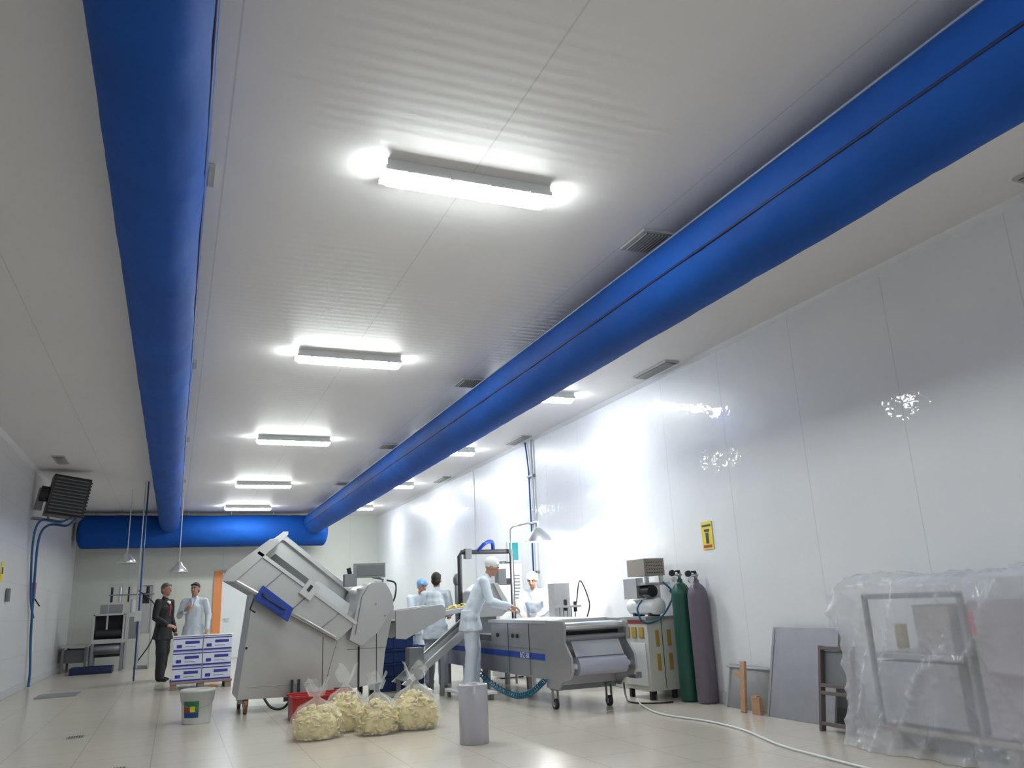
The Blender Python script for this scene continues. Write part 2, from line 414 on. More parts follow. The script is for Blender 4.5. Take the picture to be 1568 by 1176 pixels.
for x in (XA-.02,XB): p.poly(side,x,x+.025,STEEL,plane='YZ')
p.b2((XA,8.3,.25),(XB,8.5,.9),STEEL)
p.cyl((XA,8.1,.86),(XB,8.1,.86),.045,STEEL2); p.cyl((XA,8.05,.74),(XB,8.05,.74),.03,STEELD); p.cyl((XA,8.2,.80),(XB,8.2,.80),.03,DARK)
FILM=mat('clear_film',(.60,.62,.68),.15,alpha=.55)
p.cyl((XA+.10,7.98,.46),(XB-.06,7.98,.46),.095,mat('film_roll',(.42,.43,.54),.25),seg=28); p.cyl((XA,7.98,.46),(XB,7.98,.46),.03,WHITE)
p.poly([(8.04,.72),(8.05,.72),(7.94,.56),(7.93,.56)],XA+.08,XB-.08,FILM,plane='YZ')
p.b2((XA,8.25,.62),(XB,8.3,.66),STEEL2)
p.b2((XA+.05,8.28,.35),(XA+.45,8.30,.58),STEELD)
caster(p,XA+.04,8.42,.055,.24); caster(p,XB-.10,8.30,.055,.24)
p.b2((XA,8.3,.20),(XB,8.46,.25),STEELD)
p.b2((XB+.02,7.9,.30),(XB+.10,8.1,.36),STEELD)
p.cyl((XB+.03,8.0,.46),(XB+.09,8.0,.46),.05,STEEL2)
p.tube([(XA+.02,11.5,.74),(XA+.02,11.5,1.84),(XA+.05,11.5,1.90),(XB+.08,11.5,1.90),(XB+.12,11.5,1.85),(XB+.12,11.5,.7)],.035,DARK,8)
p.b2((XA+.1,11.45,1.80),(XA+.2,11.55,1.95),GREY)
p.tube(bez([(XA+.3,11.5,1.9),(XA+.4,11.4,2.02),(XA+.55,11.5,2.04),(XA+.6,11.6,1.9)]),.03,BLUE)
p.poly([(3.90,1.06),(3.90,1.30),(4.05,1.42),(4.22,1.42),(4.42,1.02),(4.35,.96),(4.0,.96)],11.0,11.4,STEEL)
p.poly([(4.22,1.42),(4.28,1.42),(4.52,1.02),(4.42,1.02)],10.95,11.45,STEEL2)
p.b2((3.92,11.1,.7),(4.3,11.3,.96),STEELD)
p.b2((4.3,10.95,1.4),(4.42,11.1,1.62),STEELD)
p.tube([(3.92,11.7,.7),(3.92,11.7,1.5)],.04,STEELD); p.ell((3.92,11.7,1.5),(.06,.06,.10),GREY)
coil=[]
N=260
base=bez([(3.79,10.9,.52),(3.75,10.3,.26),(3.76,9.4,.10),(3.76,8.8,.14),(3.84,8.5,.30)],66)
for i,b in enumerate(base[:N]):
    a=i*.9; coil.append(b+Vector((math.cos(a)*.03,0,math.sin(a)*.03)))
p.tube(coil,.009,TEALH,5)
pk=p.done(.005)
def text(body,loc,rot,size,m,parent=None,name='label_text'):
    cu=bpy.data.curves.new(name,'FONT'); cu.body=body; cu.size=size; cu.extrude=.001
    o=bpy.data.objects.new(name,cu); sc.collection.objects.link(o)
    dg=bpy.context.evaluated_depsgraph_get(); me=bpy.data.meshes.new_from_object(o.evaluated_get(dg))
    bpy.data.objects.remove(o); o=bpy.data.objects.new(name,me); sc.collection.objects.link(o)
    me.materials.clear(); me.materials.append(m); o.location=loc; o.rotation_euler=rot
    if parent: o.parent=parent
    return o
text('BFZ-500',(XA-.009,9.25,.507),(math.pi/2,0,-math.pi/2),.085,WHITE,pk)

t=MB('sorting_table')
t.b2((4.76,10.3,.86),(5.35,11.0,.90),STEEL2); t.b2((4.8,10.35,.45),(5.3,10.95,.48),STEEL)
for x in (4.77,5.30):
    for y in (10.33,10.95): t.b2((x,y,0),(x+.04,y+.04,.86),STEEL)
for k in range(5): t.b2((4.95+k*.06,10.34,.9),(4.96+k*.06,10.36,1.05),STEELD)
t.cyl((5.05,10.35,1.0),(5.05,10.35,1.15),.025,DARK); t.cyl((5.2,10.35,.98),(5.2,10.35,1.12),.025,DARK)
t.b2((4.92,10.30,1.04),(5.27,10.42,1.07),STEEL)
t.tube(bez([(5.25,10.4,1.1),(5.3,10.35,1.4),(5.4,10.3,1.1),(5.35,10.3,.9)]),.01,DARK)
t.b2((5.0,10.6,.9),(5.25,10.8,1.38),STEEL)
t.done(.003)
t=MB('control_cabinet')
t.b2((4.78,12.2,0.02),(5.2,12.6,1.75),WHITE); t.b2((4.80,12.185,1.42),(5.02,12.2,1.52),BLK)
for k in range(8): t.b2((5.06,12.19,1.2+k*.05),(5.16,12.2,1.22+k*.05),GREY)
t.b2((4.79,12.22,0),(4.85,12.3,.05),DARK); t.b2((5.1,12.22,0),(5.16,12.3,.05),DARK)
t.b2((4.95,12.15,1.78),(5.15,12.25,2.1),WHITE); t.b2((4.97,12.14,1.8),(5.13,12.15,2.08),mat('teal_screen',(.01,.22,.26),.3))
t.b2((4.9,12.3,1.75),(5.1,12.5,1.8),GREY)
t.done(.005)

l=MB('work_lamp')
ly=10.9
l.tube([(4.70,ly+.5,0),(4.70,ly+.5,1.0),(4.70,ly+.5,1.92)],.018,STEELD)
l2=[(4.70,ly+.5,1.9),(4.70,ly+.5,2.22),(4.72,ly+.45,2.26),(4.94,ly,2.29)]
l.tube(l2,.014,STEEL2); l.tube([(4.94,ly,2.29),(4.94,ly,2.2)],.02,WHITE)
l.lathe((4.94,ly,2.0),[(.02,.2),(.05,.19),(.09,.15),(.16,.08),(.205,0),(.21,-.01),(.195,-.005),(.15,.07),(.08,.13),(.03,.15)],STEEL2)
l.ell((4.94,ly,2.05),(.05,.05,.065),mat('bulb',(1,1,.95),.4,emit=12,var=0))
l.done()
def plight(name,loc,e,r=.05,col=(1,1,.97)):
    L=bpy.data.lights.new(name,'POINT'); L.energy=e; L.shadow_soft_size=r; L.color=col
    o=bpy.data.objects.new(name,L); sc.collection.objects.link(o); o.location=loc
plight('work_lamp_bulb_light',(4.94,ly,1.95),24)

for (x,y,z) in ((-.98,19.0,2.30),(0.05,19.0,2.08)):
    o=MB('hanging_lamp')
    o.tube([(0,0,.2),(0,0,H-z-.001)],.008,WHITE,6)
    o.lathe((0,0,0),[(.02,.22),(.05,.2),(.08,.14),(.15,.07),(.19,0),(.185,-.01),(.14,.06),(.07,.12),(.02,.14)],STEEL2)
    o.ell((0,0,.06),(.045,.045,.06),WHITE); ob=o.done(); ob.location=(x,y,z)

# ------------------------------------------------------------------ compressor cabinet, gas cylinders
c=MB('air_compressor_cabinet')
CAB=mat('cream_cabinet',(.55,.55,.50),.45)
c.b2((5.08,8.3,.10),(5.48,8.9,.91),CAB); c.b2((5.06,8.28,.88),(5.5,8.92,.915),STEEL)
for y in (8.35,8.8):
    for x in (5.1,5.4): c.b2((x,y,0),(x+.05,y+.05,.1),DARK)
for k in range(3):
    c.b2((5.065,8.38+k*.16,.68),(5.08,8.48+k*.16,.80),GOLD)
c.b2((5.07,8.36,.84),(5.08,8.8,.87),RED)
for x in (5.18,5.34):
    for z in (.32,.58): c.b2((x,8.292,z),(x+.05,8.30,z+.18),GOLD)
c.b2((5.27,8.29,.12),(5.275,8.30,.88),DARK)
c.b2((5.072,8.36,.15),(5.08,8.84,.62),WHITE)
c.cyl((5.27,8.32,1.03),(5.27,8.88,1.03),.10,WHITE,seg=24); c.ell((5.27,8.32,1.03),(.10,.05,.10),WHITE); c.ell((5.27,8.88,1.03),(.10,.05,.10),WHITE)
c.b2((5.2,8.4,.91),(5.34,8.45,.95),DARK); c.b2((5.2,8.75,.91),(5.34,8.8,.95),DARK)
c.cyl((5.2,8.3,1.2),(5.2,8.55,1.2),.07,BLK,seg=18); c.b2((5.25,8.45,1.12),(5.4,8.7,1.3),STEEL2)
c.b2((5.12,8.32,1.27),(5.46,8.72,1.30),STEEL)
c.b2((5.10,8.5,1.12),(5.2,8.8,1.36),STEEL2)
c.b2((5.14,8.35,1.38),(5.42,8.75,1.58),mat('perforated_box',(.26,.22,.19),.5)); c.b2((5.16,8.36,1.30),(5.2,8.4,1.38),STEEL); c.b2((5.36,8.36,1.30),(5.4,8.4,1.38),STEEL)
for i in range(7):
    for j in range(4): c.b2((5.17+i*.034,8.343,1.41+j*.04),(5.185+i*.034,8.35,1.42+j*.04),DARK)
c.tube(bez([(5.1,8.4,1.1),(5.0,8.35,1.0),(5.05,8.3,.85),(5.25,8.25,.9),(5.42,8.22,1.15),(5.35,8.3,1.3)]),.012,TEALH)
c.tube(bez([(5.42,8.28,1.2),(5.5,8.22,1.0),(5.49,8.22,.5),(5.45,8.25,.2)]),.012,mat('blue_hose',(.02,.10,.40),.4))
c.done(.004)
def gascyl(x,y,m,h=1.30,r=.112):
    o=MB('gas_cylinder')
    prof=[(.001,0),(r*.9,0),(r,.03),(r,h*.87)]
    for k in range(1,8):
        a=k/8*math.pi/2; prof.append((max(.032,r*math.cos(a)),h*.87+h*.12*math.sin(a)))
    prof+=[(.032,h),(.030,h+.02)]
    o.lathe((0,0,0),prof,m,28)
    o.cyl((0,0,h),(0,0,h+.10),.02,STEELD); o.cyl((-.06,0,h+.07),(.03,0,h+.07),.016,STEEL2)
    o.cyl((-.02,0,h+.10),(-.02,0,h+.12),.03,DARK); 
    o.cyl((-.10,-.02,h+.09),(-.10,.01,h+.09),.035,BLK,seg=18); o.cyl((-.08,-.03,h+.02),(-.08,0,h+.02),.03,STEEL2,seg=18)
    ob=o.done(); ob.location=(x,y,0); return ob
gascyl(5.38,7.99,mat('green_paint',(.01,.075,.055),.4)); gascyl(5.42,7.73,mat('grey_purple_paint',(.14,.115,.15),.45),1.28)

# ------------------------------------------------------------------ things leaning on the right wall
def leaning(name,ya,yb,h,xb,m,th=.02,xt=5.52):
    o=MB(name); L=math.hypot(xt-xb,h); ang=math.atan2(xt-xb,h)
    o.box((0,0,L/2),(th,yb-ya,L),m)
    return o,(xb,(ya+yb)/2,0),ang
SHEET=mat('sheet_steel',(.34,.34,.37),.45,.6,var=.15,vscale=6)
o,l,a=leaning('steel_sheet',5.72,6.60,.80,5.28,SHEET,.008,5.48); 
for k in (-1,1): o.box((-.006,k*.42,.4),(.008,.03,.8),SHEET)
ob=o.done(.002); ob.location=l; ob.rotation_euler=(0,a,0)
o,l,a=leaning('steel_tray',6.72,7.38,.42,5.40,STEEL,.02,5.50); o.box((-.02,0,.40),(.05,.66,.02),STEEL2); o.box((-.015,.3,.2),(.03,.02,.4),STEEL2); ob=o.done(.003); ob.location=l; ob.rotation_euler=(0,a,0)
WOOD=mat('tan_wood',(.46,.27,.17),.6,var=.2,vscale=12)
o=MB('wooden_offcut'); o.box((0,0,.24),(.03,.07,.48),WOOD); o.box((.0,.05,.34),(.035,.15,.05),WOOD,rot=(math.radians(25),0,0)); ob=o.done(.003); ob.location=(5.26,6.92,0); ob.rotation_euler=(math.radians(-4),.17,0)
o=MB('wooden_offcut'); o.box((0,0,.08),(.04,.12,.16),WOOD); o.box((0,0,.155),(.05,.06,.03),WOOD); ob=o.done(.003); ob.location=(5.27,6.72,0)
FR=mat('rusty_frame',(.15,.12,.12),.5,.3,var=.2)
o=MB('steel_frame_stand')
for y in (-.17,.17): o.box((0,y,.34),(.05,.03,.68),FR)
for z in (.30,.66,.36,.06): o.box((0,0,z),(.05,.34,.03),FR)
o.box((.02,0,.5),(.015,.3,.28),STEELD)
ob=o.done(.003); ob.location=(5.07,5.48,0); ob.rotation_euler=(0,.16,0)

# plastic wrapped pile
PL=mat('clear_plastic_sheet',(.82,.83,.90),.15,alpha=.36,bump=.35,bscale=9,var=.05)
bm=bmesh.new(); r=bmesh.ops.create_cube(bm,size=1)
bmesh.ops.subdivide_edges(bm,edges=bm.edges[:],cuts=90,use_grid_fill=True)
X0,X1,Y0,Y1=4.82,5.50,2.7,5.04
def ridge(v,p=6): return (1-abs(noise.noise(v)))**p
for v in bm.verts:
    x,y,z=v.co.x+.5,v.co.y+.5,v.co.z+.5
    wx=X0+(X1-X0)*x; wy=Y0+(Y1-Y0)*y
    top=1.22+.05*noise.noise(Vector((wx*2,wy*1.6,1)))+.10*max(0,noise.noise(Vector((wx*1.5,wy*1.1,5))))
    edge=min(x,1-x+.5)*(X1-X0); edy=min(y,1-y)*(Y1-Y0)
    top-= .10*math.exp(-edge/.07)+.05*math.exp(-edy/.12)
    wz=z*top
    flare=.06*(1-z)**2
    n=noise.noise(Vector((wx*3,wy*4,wz*1.4)))*.08+ ridge(Vector((wx*4+9,wy*5+wz*2,wz*1.2-wy)))*.055+ridge(Vector((wx*7,wy*9-wz*3,wz*2.5)),8)*.025 + noise.noise(Vector((wx*12,wy*12,wz*7)))*.006
    sag=-.08*math.sin(math.pi*min(1,z*1.1))*(.6+.8*noise.noise(Vector((wy*1.3,2,2))))
    outx=(-1 if x<.5 else 0)*(abs(x-.5)*2)**2; outy=(1 if y>.5 else -1)*(abs(y-.5)*2)**4
    wx+=outx*(flare+n+sag*.7); wy+=outy*(flare*.8+n*.6)
    wz+=n*.25*z
    v.co=Vector((min(wx,XR-.035),wy,max(.004,wz)))
me=bpy.data.meshes.new('plastic_wrapped_pallet'); 
for f in bm.faces: f.smooth=True
bmesh.ops.delete(bm,geom=[f for f in bm.faces if all(v.co.z<.006 for v in f.verts)],context='FACES')
bm.to_mesh(me); bm.free(); me.materials.append(PL)
pile=bpy.data.objects.new('plastic_wrapped_pallet',me); sc.collection.objects.link(pile)
o=MB('wrapped_goods')
BRN=mat('cardboard',(.28,.20,.17),.7); PNK=mat('pinkish_box',(.34,.29,.33),.6); OCH=mat('ochre_can',(.38,.28,.12),.5)
for k in range(3): o.b2((4.93,2.9+k*.9,.0),(5.45,2.98+k*.9,.12),BRN)
o.b2((4.92,2.85,.12),(5.47,4.9,.15),BRN)
o.b2((4.96,4.15,.18),(5.45,4.85,.60),mat('grey_goods',(.32,.32,.36),.6)); o.b2((4.98,3.0,.16),(5.45,4.0,1.02),PNK)
o.b2((4.97,4.1,.62),(5.45,4.9,.66),SHEET); o.b2((5.02,4.2,.66),(5.4,4.5,1.0),mat('grey_brown_box',(.32,.28,.28),.6)); o.cyl((5.15,4.75,.68),(5.15,4.75,.86),.045,OCH)
for yy in (4.06,4.9): o.b2((4.95,yy-.03,.15),(4.99,yy,1.08),STEELD); 
o.b2((4.95,4.03,1.05),(4.99,4.9,1.09),STEELD)
o.cyl((5.02,4.0,.8),(5.02,4.0,.95),.05,RED)
o.done(.005,parent=pile)

# ------------------------------------------------------------------ small items on floor
o=MB('stretch_film_roll'); FR2=mat('film_roll_clear',(.58,.57,.64),.2,trans=.35)
o.lathe((0,0,0),[(.04,0),(.122,0),(.127,.006),(.127,.47),(.122,.476),(.04,.476),(.04,0)],FR2,32); o.lathe((0,0,0),[(.039,-.0),(.039,.49),(.033,.49),(.033,0)],mat('card_core',(.5,.48,.5),.7),24)
ob=o.done(); ob.location=(2.45,6.95,0)

bk=MB('bucket'); BW=mat('bucket_white',(.62,.64,.62),.35)
bk.lathe((0,0,0),[(.001,.0),(.145,0),(.15,.01),(.175,.33),(.185,.33),(.185,.36),(.17,.36),(.145,.03),(.001,.02)],BW,32)
def patch(o,r0,r1,z0,z1,a0,a1,m):
    n=10; A=[math.radians(a0+(a1-a0)*k/n) for k in range(n+1)]
    lo=[o.bm.verts.new((r0*math.cos(a),r0*math.sin(a),z0)) for a in A]; hi=[o.bm.verts.new((r1*math.cos(a),r1*math.sin(a),z1)) for a in A]
    o._fin([o.bm.faces.new((lo[k],lo[k+1],hi[k+1],hi[k])) for k in range(n)],m,True)
patch(bk,.157,.170,.07,.24,215,275,mat('bucket_label_green',(.02,.16,.06),.5))
patch(bk,.162,.166,.08,.12,218,272,BLUE); patch(bk,.1665,.171,.13,.19,220,240,RED); patch(bk,.1665,.171,.13,.19,243,262,YEL)
bk.tube([(-.18,0,.32),(-.17,-.08,.24),(-.12,-.16,.19),(0,-.20,.17),(.12,-.16,.19),(.17,-.08,.24),(.18,0,.32)],.003,STEELD,5)
ob=bk.done(); ob.location=(.31,10.2,0); 
rb=MB('red_bin')
rb.b2((1.25,9.35,0),(1.9,9.37,.25),RED); rb.b2((1.25,9.75,0),(1.9,9.77,.25),RED); rb.b2((1.25,9.37,0),(1.27,9.75,.25),RED); rb.b2((1.88,9.37,0),(1.9,9.75,.25),RED); rb.b2((1.27,9.37,0),(1.88,9.75,.02),RED)
rb.b2((1.23,9.33,.24),(1.92,9.35,.27),RED); rb.b2((1.23,9.77,.24),(1.92,9.79,.27),RED); rb.done(.006)

CHIP=mat('chips',(.84,.70,.33),.55,var=.25,vscale=15)
BAG=mat('clear_bag',(.88,.90,.90),.10,alpha=.22,bump=.6,bscale=14)
def bag(x,y,rx,ry,h,seed):
    random.seed(seed)
    o=MB('plastic_bag_of_chips')
    o.ell((0,0,h*.26),(rx*.88,ry*.88,h*.36),CHIP,20,14)
    for k in range(230):
        th=random.uniform(0,2*math.pi); ph=random.uniform(-.75,1.45)
        lump=1+.12*math.sin(th*3+seed)
        c=Vector((math.cos(th)*math.cos(ph)*rx*.90*lump,math.sin(th)*math.cos(ph)*ry*.90,h*.26+math.sin(ph)*h*.38*(1+.15*math.sin(th*2+seed*2))))
        M=Matrix.Translation(c)@Matrix.Rotation(random.uniform(0,6),4,'Z')@Matrix.Rotation(random.uniform(0,3),4,'X')@Matrix.Diagonal((.034,.026,.006,1))
        r=bmesh.ops.create_uvsphere(o.bm,u_segments=8,v_segments=5,radius=1,matrix=M)
        o._fin({f for v in r['verts'] for f in v.link_faces},CHIP,True)
    for v in o.bm.verts: v.co.z=max(v.co.z,.008)
    rings=[];seg=36
    prof=[(.95,0),(1.06,.06),(1.08,.2),(1.03,.35),(.9,.52),(.62,.68),(.3,.78),(.14,.84),(.12,.88),(.30,1.0),(.46,1.16)]
    for q,(rr,zz) in enumerate(prof):
        ring=[]
        for k in range(seg):
            a=2*math.pi*k/seg
            f=1+.13*noise.noise(Vector((math.cos(a)*2.5+seed,math.sin(a)*2.5,zz*4)))+(.18*math.sin(a*9+seed) if zz>.65 else .02*math.sin(a*11))
            ring.append(o.bm.verts.new((rr*rx*f*math.cos(a),rr*ry*f*math.sin(a),zz*h+(.05*math.sin(a*3+seed) if q>8 else 0)+.003)))
        rings.append(ring)
    fs=[]
    for a,b in zip(rings,rings[1:]):
        for k in range(seg): fs.append(o.bm.faces.new((a[k],a[(k+1)%seg],b[(k+1)%seg],b[k])))
    o._fin(fs,BAG,True)
    ob=o.done(); ob.location=(x,y,0)
bag(1.30,8.12,.24,.18,.42,1); bag(1.63,8.42,.22,.17,.50,2); bag(1.86,8.05,.20,.17,.44,3); bag(2.25,8.10,.25,.18,.50,5)

# pallet of cartons
o=MB('pallet_of_cartons')
BAND=mat('carton_blue',(.03,.035,.28),.5); CW=mat('carton_white',(.62,.64,.76),.5)
for k in range(3): o.b2((-.47+k*.42,-.4,0),(-.37+k*.42,.4,.09),BRN)
for k in range(5): o.b2((-.48,-.41+k*.18,.09),(.48,-.31+k*.18,.12),BRN)
for lv in range(3):
    for cx in range(2):
        for cy in range(2):
            x=-.455+cx*.46; y=-.40+cy*.41; z=.122+lv*.235
            o.b2((x,y,z),(x+.45,y+.4,z+.23),CW)
            if cy==0:
                o.b2((x+.004,y-.003,z+.008),(x+.446,y,z+.035),BAND); o.b2((x+.004,y-.003,z+.195),(x+.446,y,z+.212),BAND)
                o.b2((x+.05,y-.003,z+.06),(x+.13,y,z+.11),BAND); o.b2((x+.18,y-.003,z+.12),(x+.40,y,z+.165),BAND)
                o.b2((x+.18,y-.003,z+.07),(x+.34,y,z+.08),GREY)
o.b2((-.47,-.41,.83),(.47,.41,.835),mat('wrap_top',(.65,.66,.72),.3))
ob=o.done(.003); ob.location=(.49,15.2,0)

o=MB('step_platform'); o.b2((3.33,9.7,.07),(3.74,10.55,.10),WHITE)
for x in (3.35,3.67):
    for y in (9.75,10.48): o.b2((x,y,0),(x+.04,y+.04,.07),STEELD)
o.done(.003)
o=MB('floor_cable')
o.tube(bez([(5.0,8.5,.012),(4.75,8.0,.012),(4.55,7.3,.012),(4.62,6.6,.012),(4.55,6.0,.012),(4.33,5.3,.012),(4.25,4.7,.012),(4.15,3.6,.012)]),.009,WHITE,6); o.done()
o=MB('floor_cable')
o.tube(bez([(5.0,8.8,.3),(4.9,8.6,.05),(4.8,8.3,.012),(4.95,8.05,.012),(5.15,8.0,.012)]),.010,BLK,6); o.done()
for x,y in ((-.35,7.6),(-.85,9.9)):
    o=MB('floor_drain'); o.box((0,0,.003),(.16,.16,.006),SHEET)
    for k in range(6): o.box((-.06+k*.024,0,.007),(.008,.13,.003),DARK)
    ob=o.done(); ob.location=(x,y,0)
o=MB('warning_sign'); o.box((0,0,0),(.006,.2,.31),YEL); o.box((-.004,0,.11),(.003,.16,.02),BLK); o.box((-.004,0,-.03),(.003,.05,.12),BLK); o.box((-.004,0,.055),(.003,.09,.03),BLK); o.box((-.004,0,-.12),(.003,.15,.03),RED)
ob=o.done(); ob.location=(XR-.006,7.6,1.78)
o=MB('warning_sign'); o.box((0,0,0),(.006,.2,.30),YEL); o.box((.004,0,.02),(.003,.1,.1),BLK); ob=o.done(); ob.location=(XL+.006,14.5,1.93)

PIPE=mat('pipe_white',(.62,.64,.66),.4); BPIPE=mat('pipe_blue',(.02,.08,.28),.4)
o=MB('wall_pipe')
o.tube([(XR-.03,12.3,.12),(XR-.03,12.3,3.82)],.018,PIPE); o.tube([(XR-.03,12.45,1.6),(XR-.03,12.45,3.3),(XR-.03,12.5,3.6),(XR-.03,12.55,3.83)],.014,BPIPE)
for z in (.8,1.6,2.4,3.2): o.b2((XR-.05,12.26,z),(XR,12.5,z+.03),STEELD)
o.done()

# ------------------------------------------------------------------ left wall unit heater and hoses
o=MB('fan_heater')
o.box((0,0,0),(.62,.45,.72),mat('heater_casing',(.05,.05,.05),.5))
for k in range(11): o.box((0,-.235,-.3+k*.06),(.54,.03,.018),GREY,rot=(.5,0,0))
for k in range(11): o.box((.32,0,-.3+k*.06),(.03,.40,.018),BLK,rot=(0,.5,0))
o.box((0,-.23,.34),(.6,.02,.02),BLK); o.box((0,-.23,-.34),(.6,.02,.02),BLK)
o.cyl((-.31,-.05,0),(-.45,-.05,0),.14,BLK); o.box((-.42,0,-.1),(.12,.1,.4),STEELD)
for q in (-.12,.12): o.box((-.22,q,-.45),(.50,.03,.03),STEELD); o.box((-.22,q,-.38),(.03,.03,.14),STEELD)
ob=o.done(.006); ob.location=(-1.93,16.6,3.35); ob.rotation_euler=(0,math.radians(8),math.radians(12))
o=MB('heater_hoses')
BH=mat('hose_blue',(.02,.10,.26),.4)
o.tube(bez([(-1.75,16.5,2.95),(-1.9,16.6,2.84),(-2.2,16.7,2.86),(-2.36,16.9,2.6),(-2.40,17.3,1.7),(-2.42,17.7,.9),(-2.40,17.9,.3),(-2.40,17.9,.02)]),.022,BH)
o.tube(bez([(-1.8,16.3,2.95),(-2.0,16.4,2.88),(-2.3,16.4,2.90),(-2.40,16.6,2.5),(-2.42,17.2,1.6),(-2.40,17.6,1.25)]),.02,BH)
o.b2((-2.46,17.4,1.62),(-2.40,17.55,1.88),RED); o.b2((-2.46,15.0,1.5),(-2.42,15.15,1.7),GREY)
o.cyl((-2.4,17.45,1.6),(-2.3,17.45,1.45),.012,BLK)
o.done()
o=MB('conduit_pole'); o.tube([(-.63,17.8,0),(-.63,17.8,H-.001)],.016,BPIPE); o.tube([(-.68,17.8,1.2),(-.68,17.8,H-.001)],.010,PIPE); o.b2((-.70,17.76,1.1),(-.58,17.84,1.3),WHITE); o.done()

o=MB('filling_machine')
o.b2((-1.72,21.6,.62),(-1.05,22.3,.72),STEEL); o.b2((-1.72,21.6,.72),(-1.68,22.3,1.28),STEEL); o.b2((-1.09,21.6,.72),(-1.05,22.3,1.28),STEEL); o.b2((-1.72,21.6,1.25),(-1.05,22.3,1.30),STEEL)
o.b2((-1.68,22.2,.3),(-1.09,22.28,1.28),BLK); o.cyl((-1.66,21.75,.85),(-1.1,21.75,.85),.1,DARK); o.cyl((-1.66,21.75,.5),(-1.1,21.75,.5),.12,STEELD)
for x in (-1.72,-1.1):
    for y in (21.6,22.22): o.b2((x,y,0),(x+.06,y+.06,.62),STEELD)
o.b2((-1.6,21.7,1.3),(-1.15,22.2,1.5),STEELD)
for x in (-1.45,-1.0,-.75,-.5): o.b2((x,21.7,.9 if x<-1.2 else 0.02),(x+.04,21.74,2.0),STEEL)
o.b2((-1.45,21.68,1.92),(-.45,21.76,1.98),STEEL); o.b2((-1.45,21.68,1.70),(-.45,21.76,1.73),STEELD)
for k in range(5): o.cyl((-1.4+k*.2,21.8,1.55),(-1.4+k*.2,21.8,1.9),.04,STEEL2 if k%2 else DARK)
o.b2((-.78,21.8,.8),(-.5,22.3,1.95),STEEL); o.b2((-.72,21.79,1.5),(-.56,21.8,1.75),BLK)
o.b2((-1.0,21.8,.7),(-.8,22.1,1.2),STEELD); o.cyl((-.9,21.8,1.3),(-.9,21.8,1.6),.07,WHITE)
o.tube(bez([(-.8,21.6,1.8),(-.4,21.6,1.4),(-.42,21.6,.7),(-.7,21.6,.2)]),.015,BLK)
o.b2((-.8,21.75,0),(-.48,22.3,.06),STEELD)
o.done(.004)
o=MB('blue_tray'); TB=mat('navy_tray',(.006,.012,.07),.5)
o.b2((-2.05,20.9,0),(-1.2,21.5,.03),TB); o.b2((-2.05,20.9,.03),(-1.2,20.94,.15),TB); o.b2((-2.05,21.46,.03),(-1.2,21.5,.15),TB); o.b2((-2.05,20.94,.03),(-2.01,21.46,.15),TB); o.b2((-1.24,20.94,.03),(-1.2,21.46,.15),TB); o.done(.004)
o=MB('low_bench'); o.b2((-2.40,22.3,.55),(-1.85,23.5,.60),STEEL)
for x in (-2.38,-1.9):
    for y in (22.32,23.4): o.b2((x,y,0),(x+.05,y+.05,.55),STEELD)
o.b2((-2.35,22.4,.2),(-1.9,23.4,.5),GREY); o.done(.003)
o=MB('floor_plate'); o.b2((-1.95,15.2,0.001),(-1.35,15.9,.015),SHEET); o.done()
o=MB('clear_panel'); o.box((0,0,.35),(.012,.8,.7),mat('panel_clear',(.5,.62,.75),.1,alpha=.5)); ob=o.done(); ob.location=(-2.42,13.4,0)

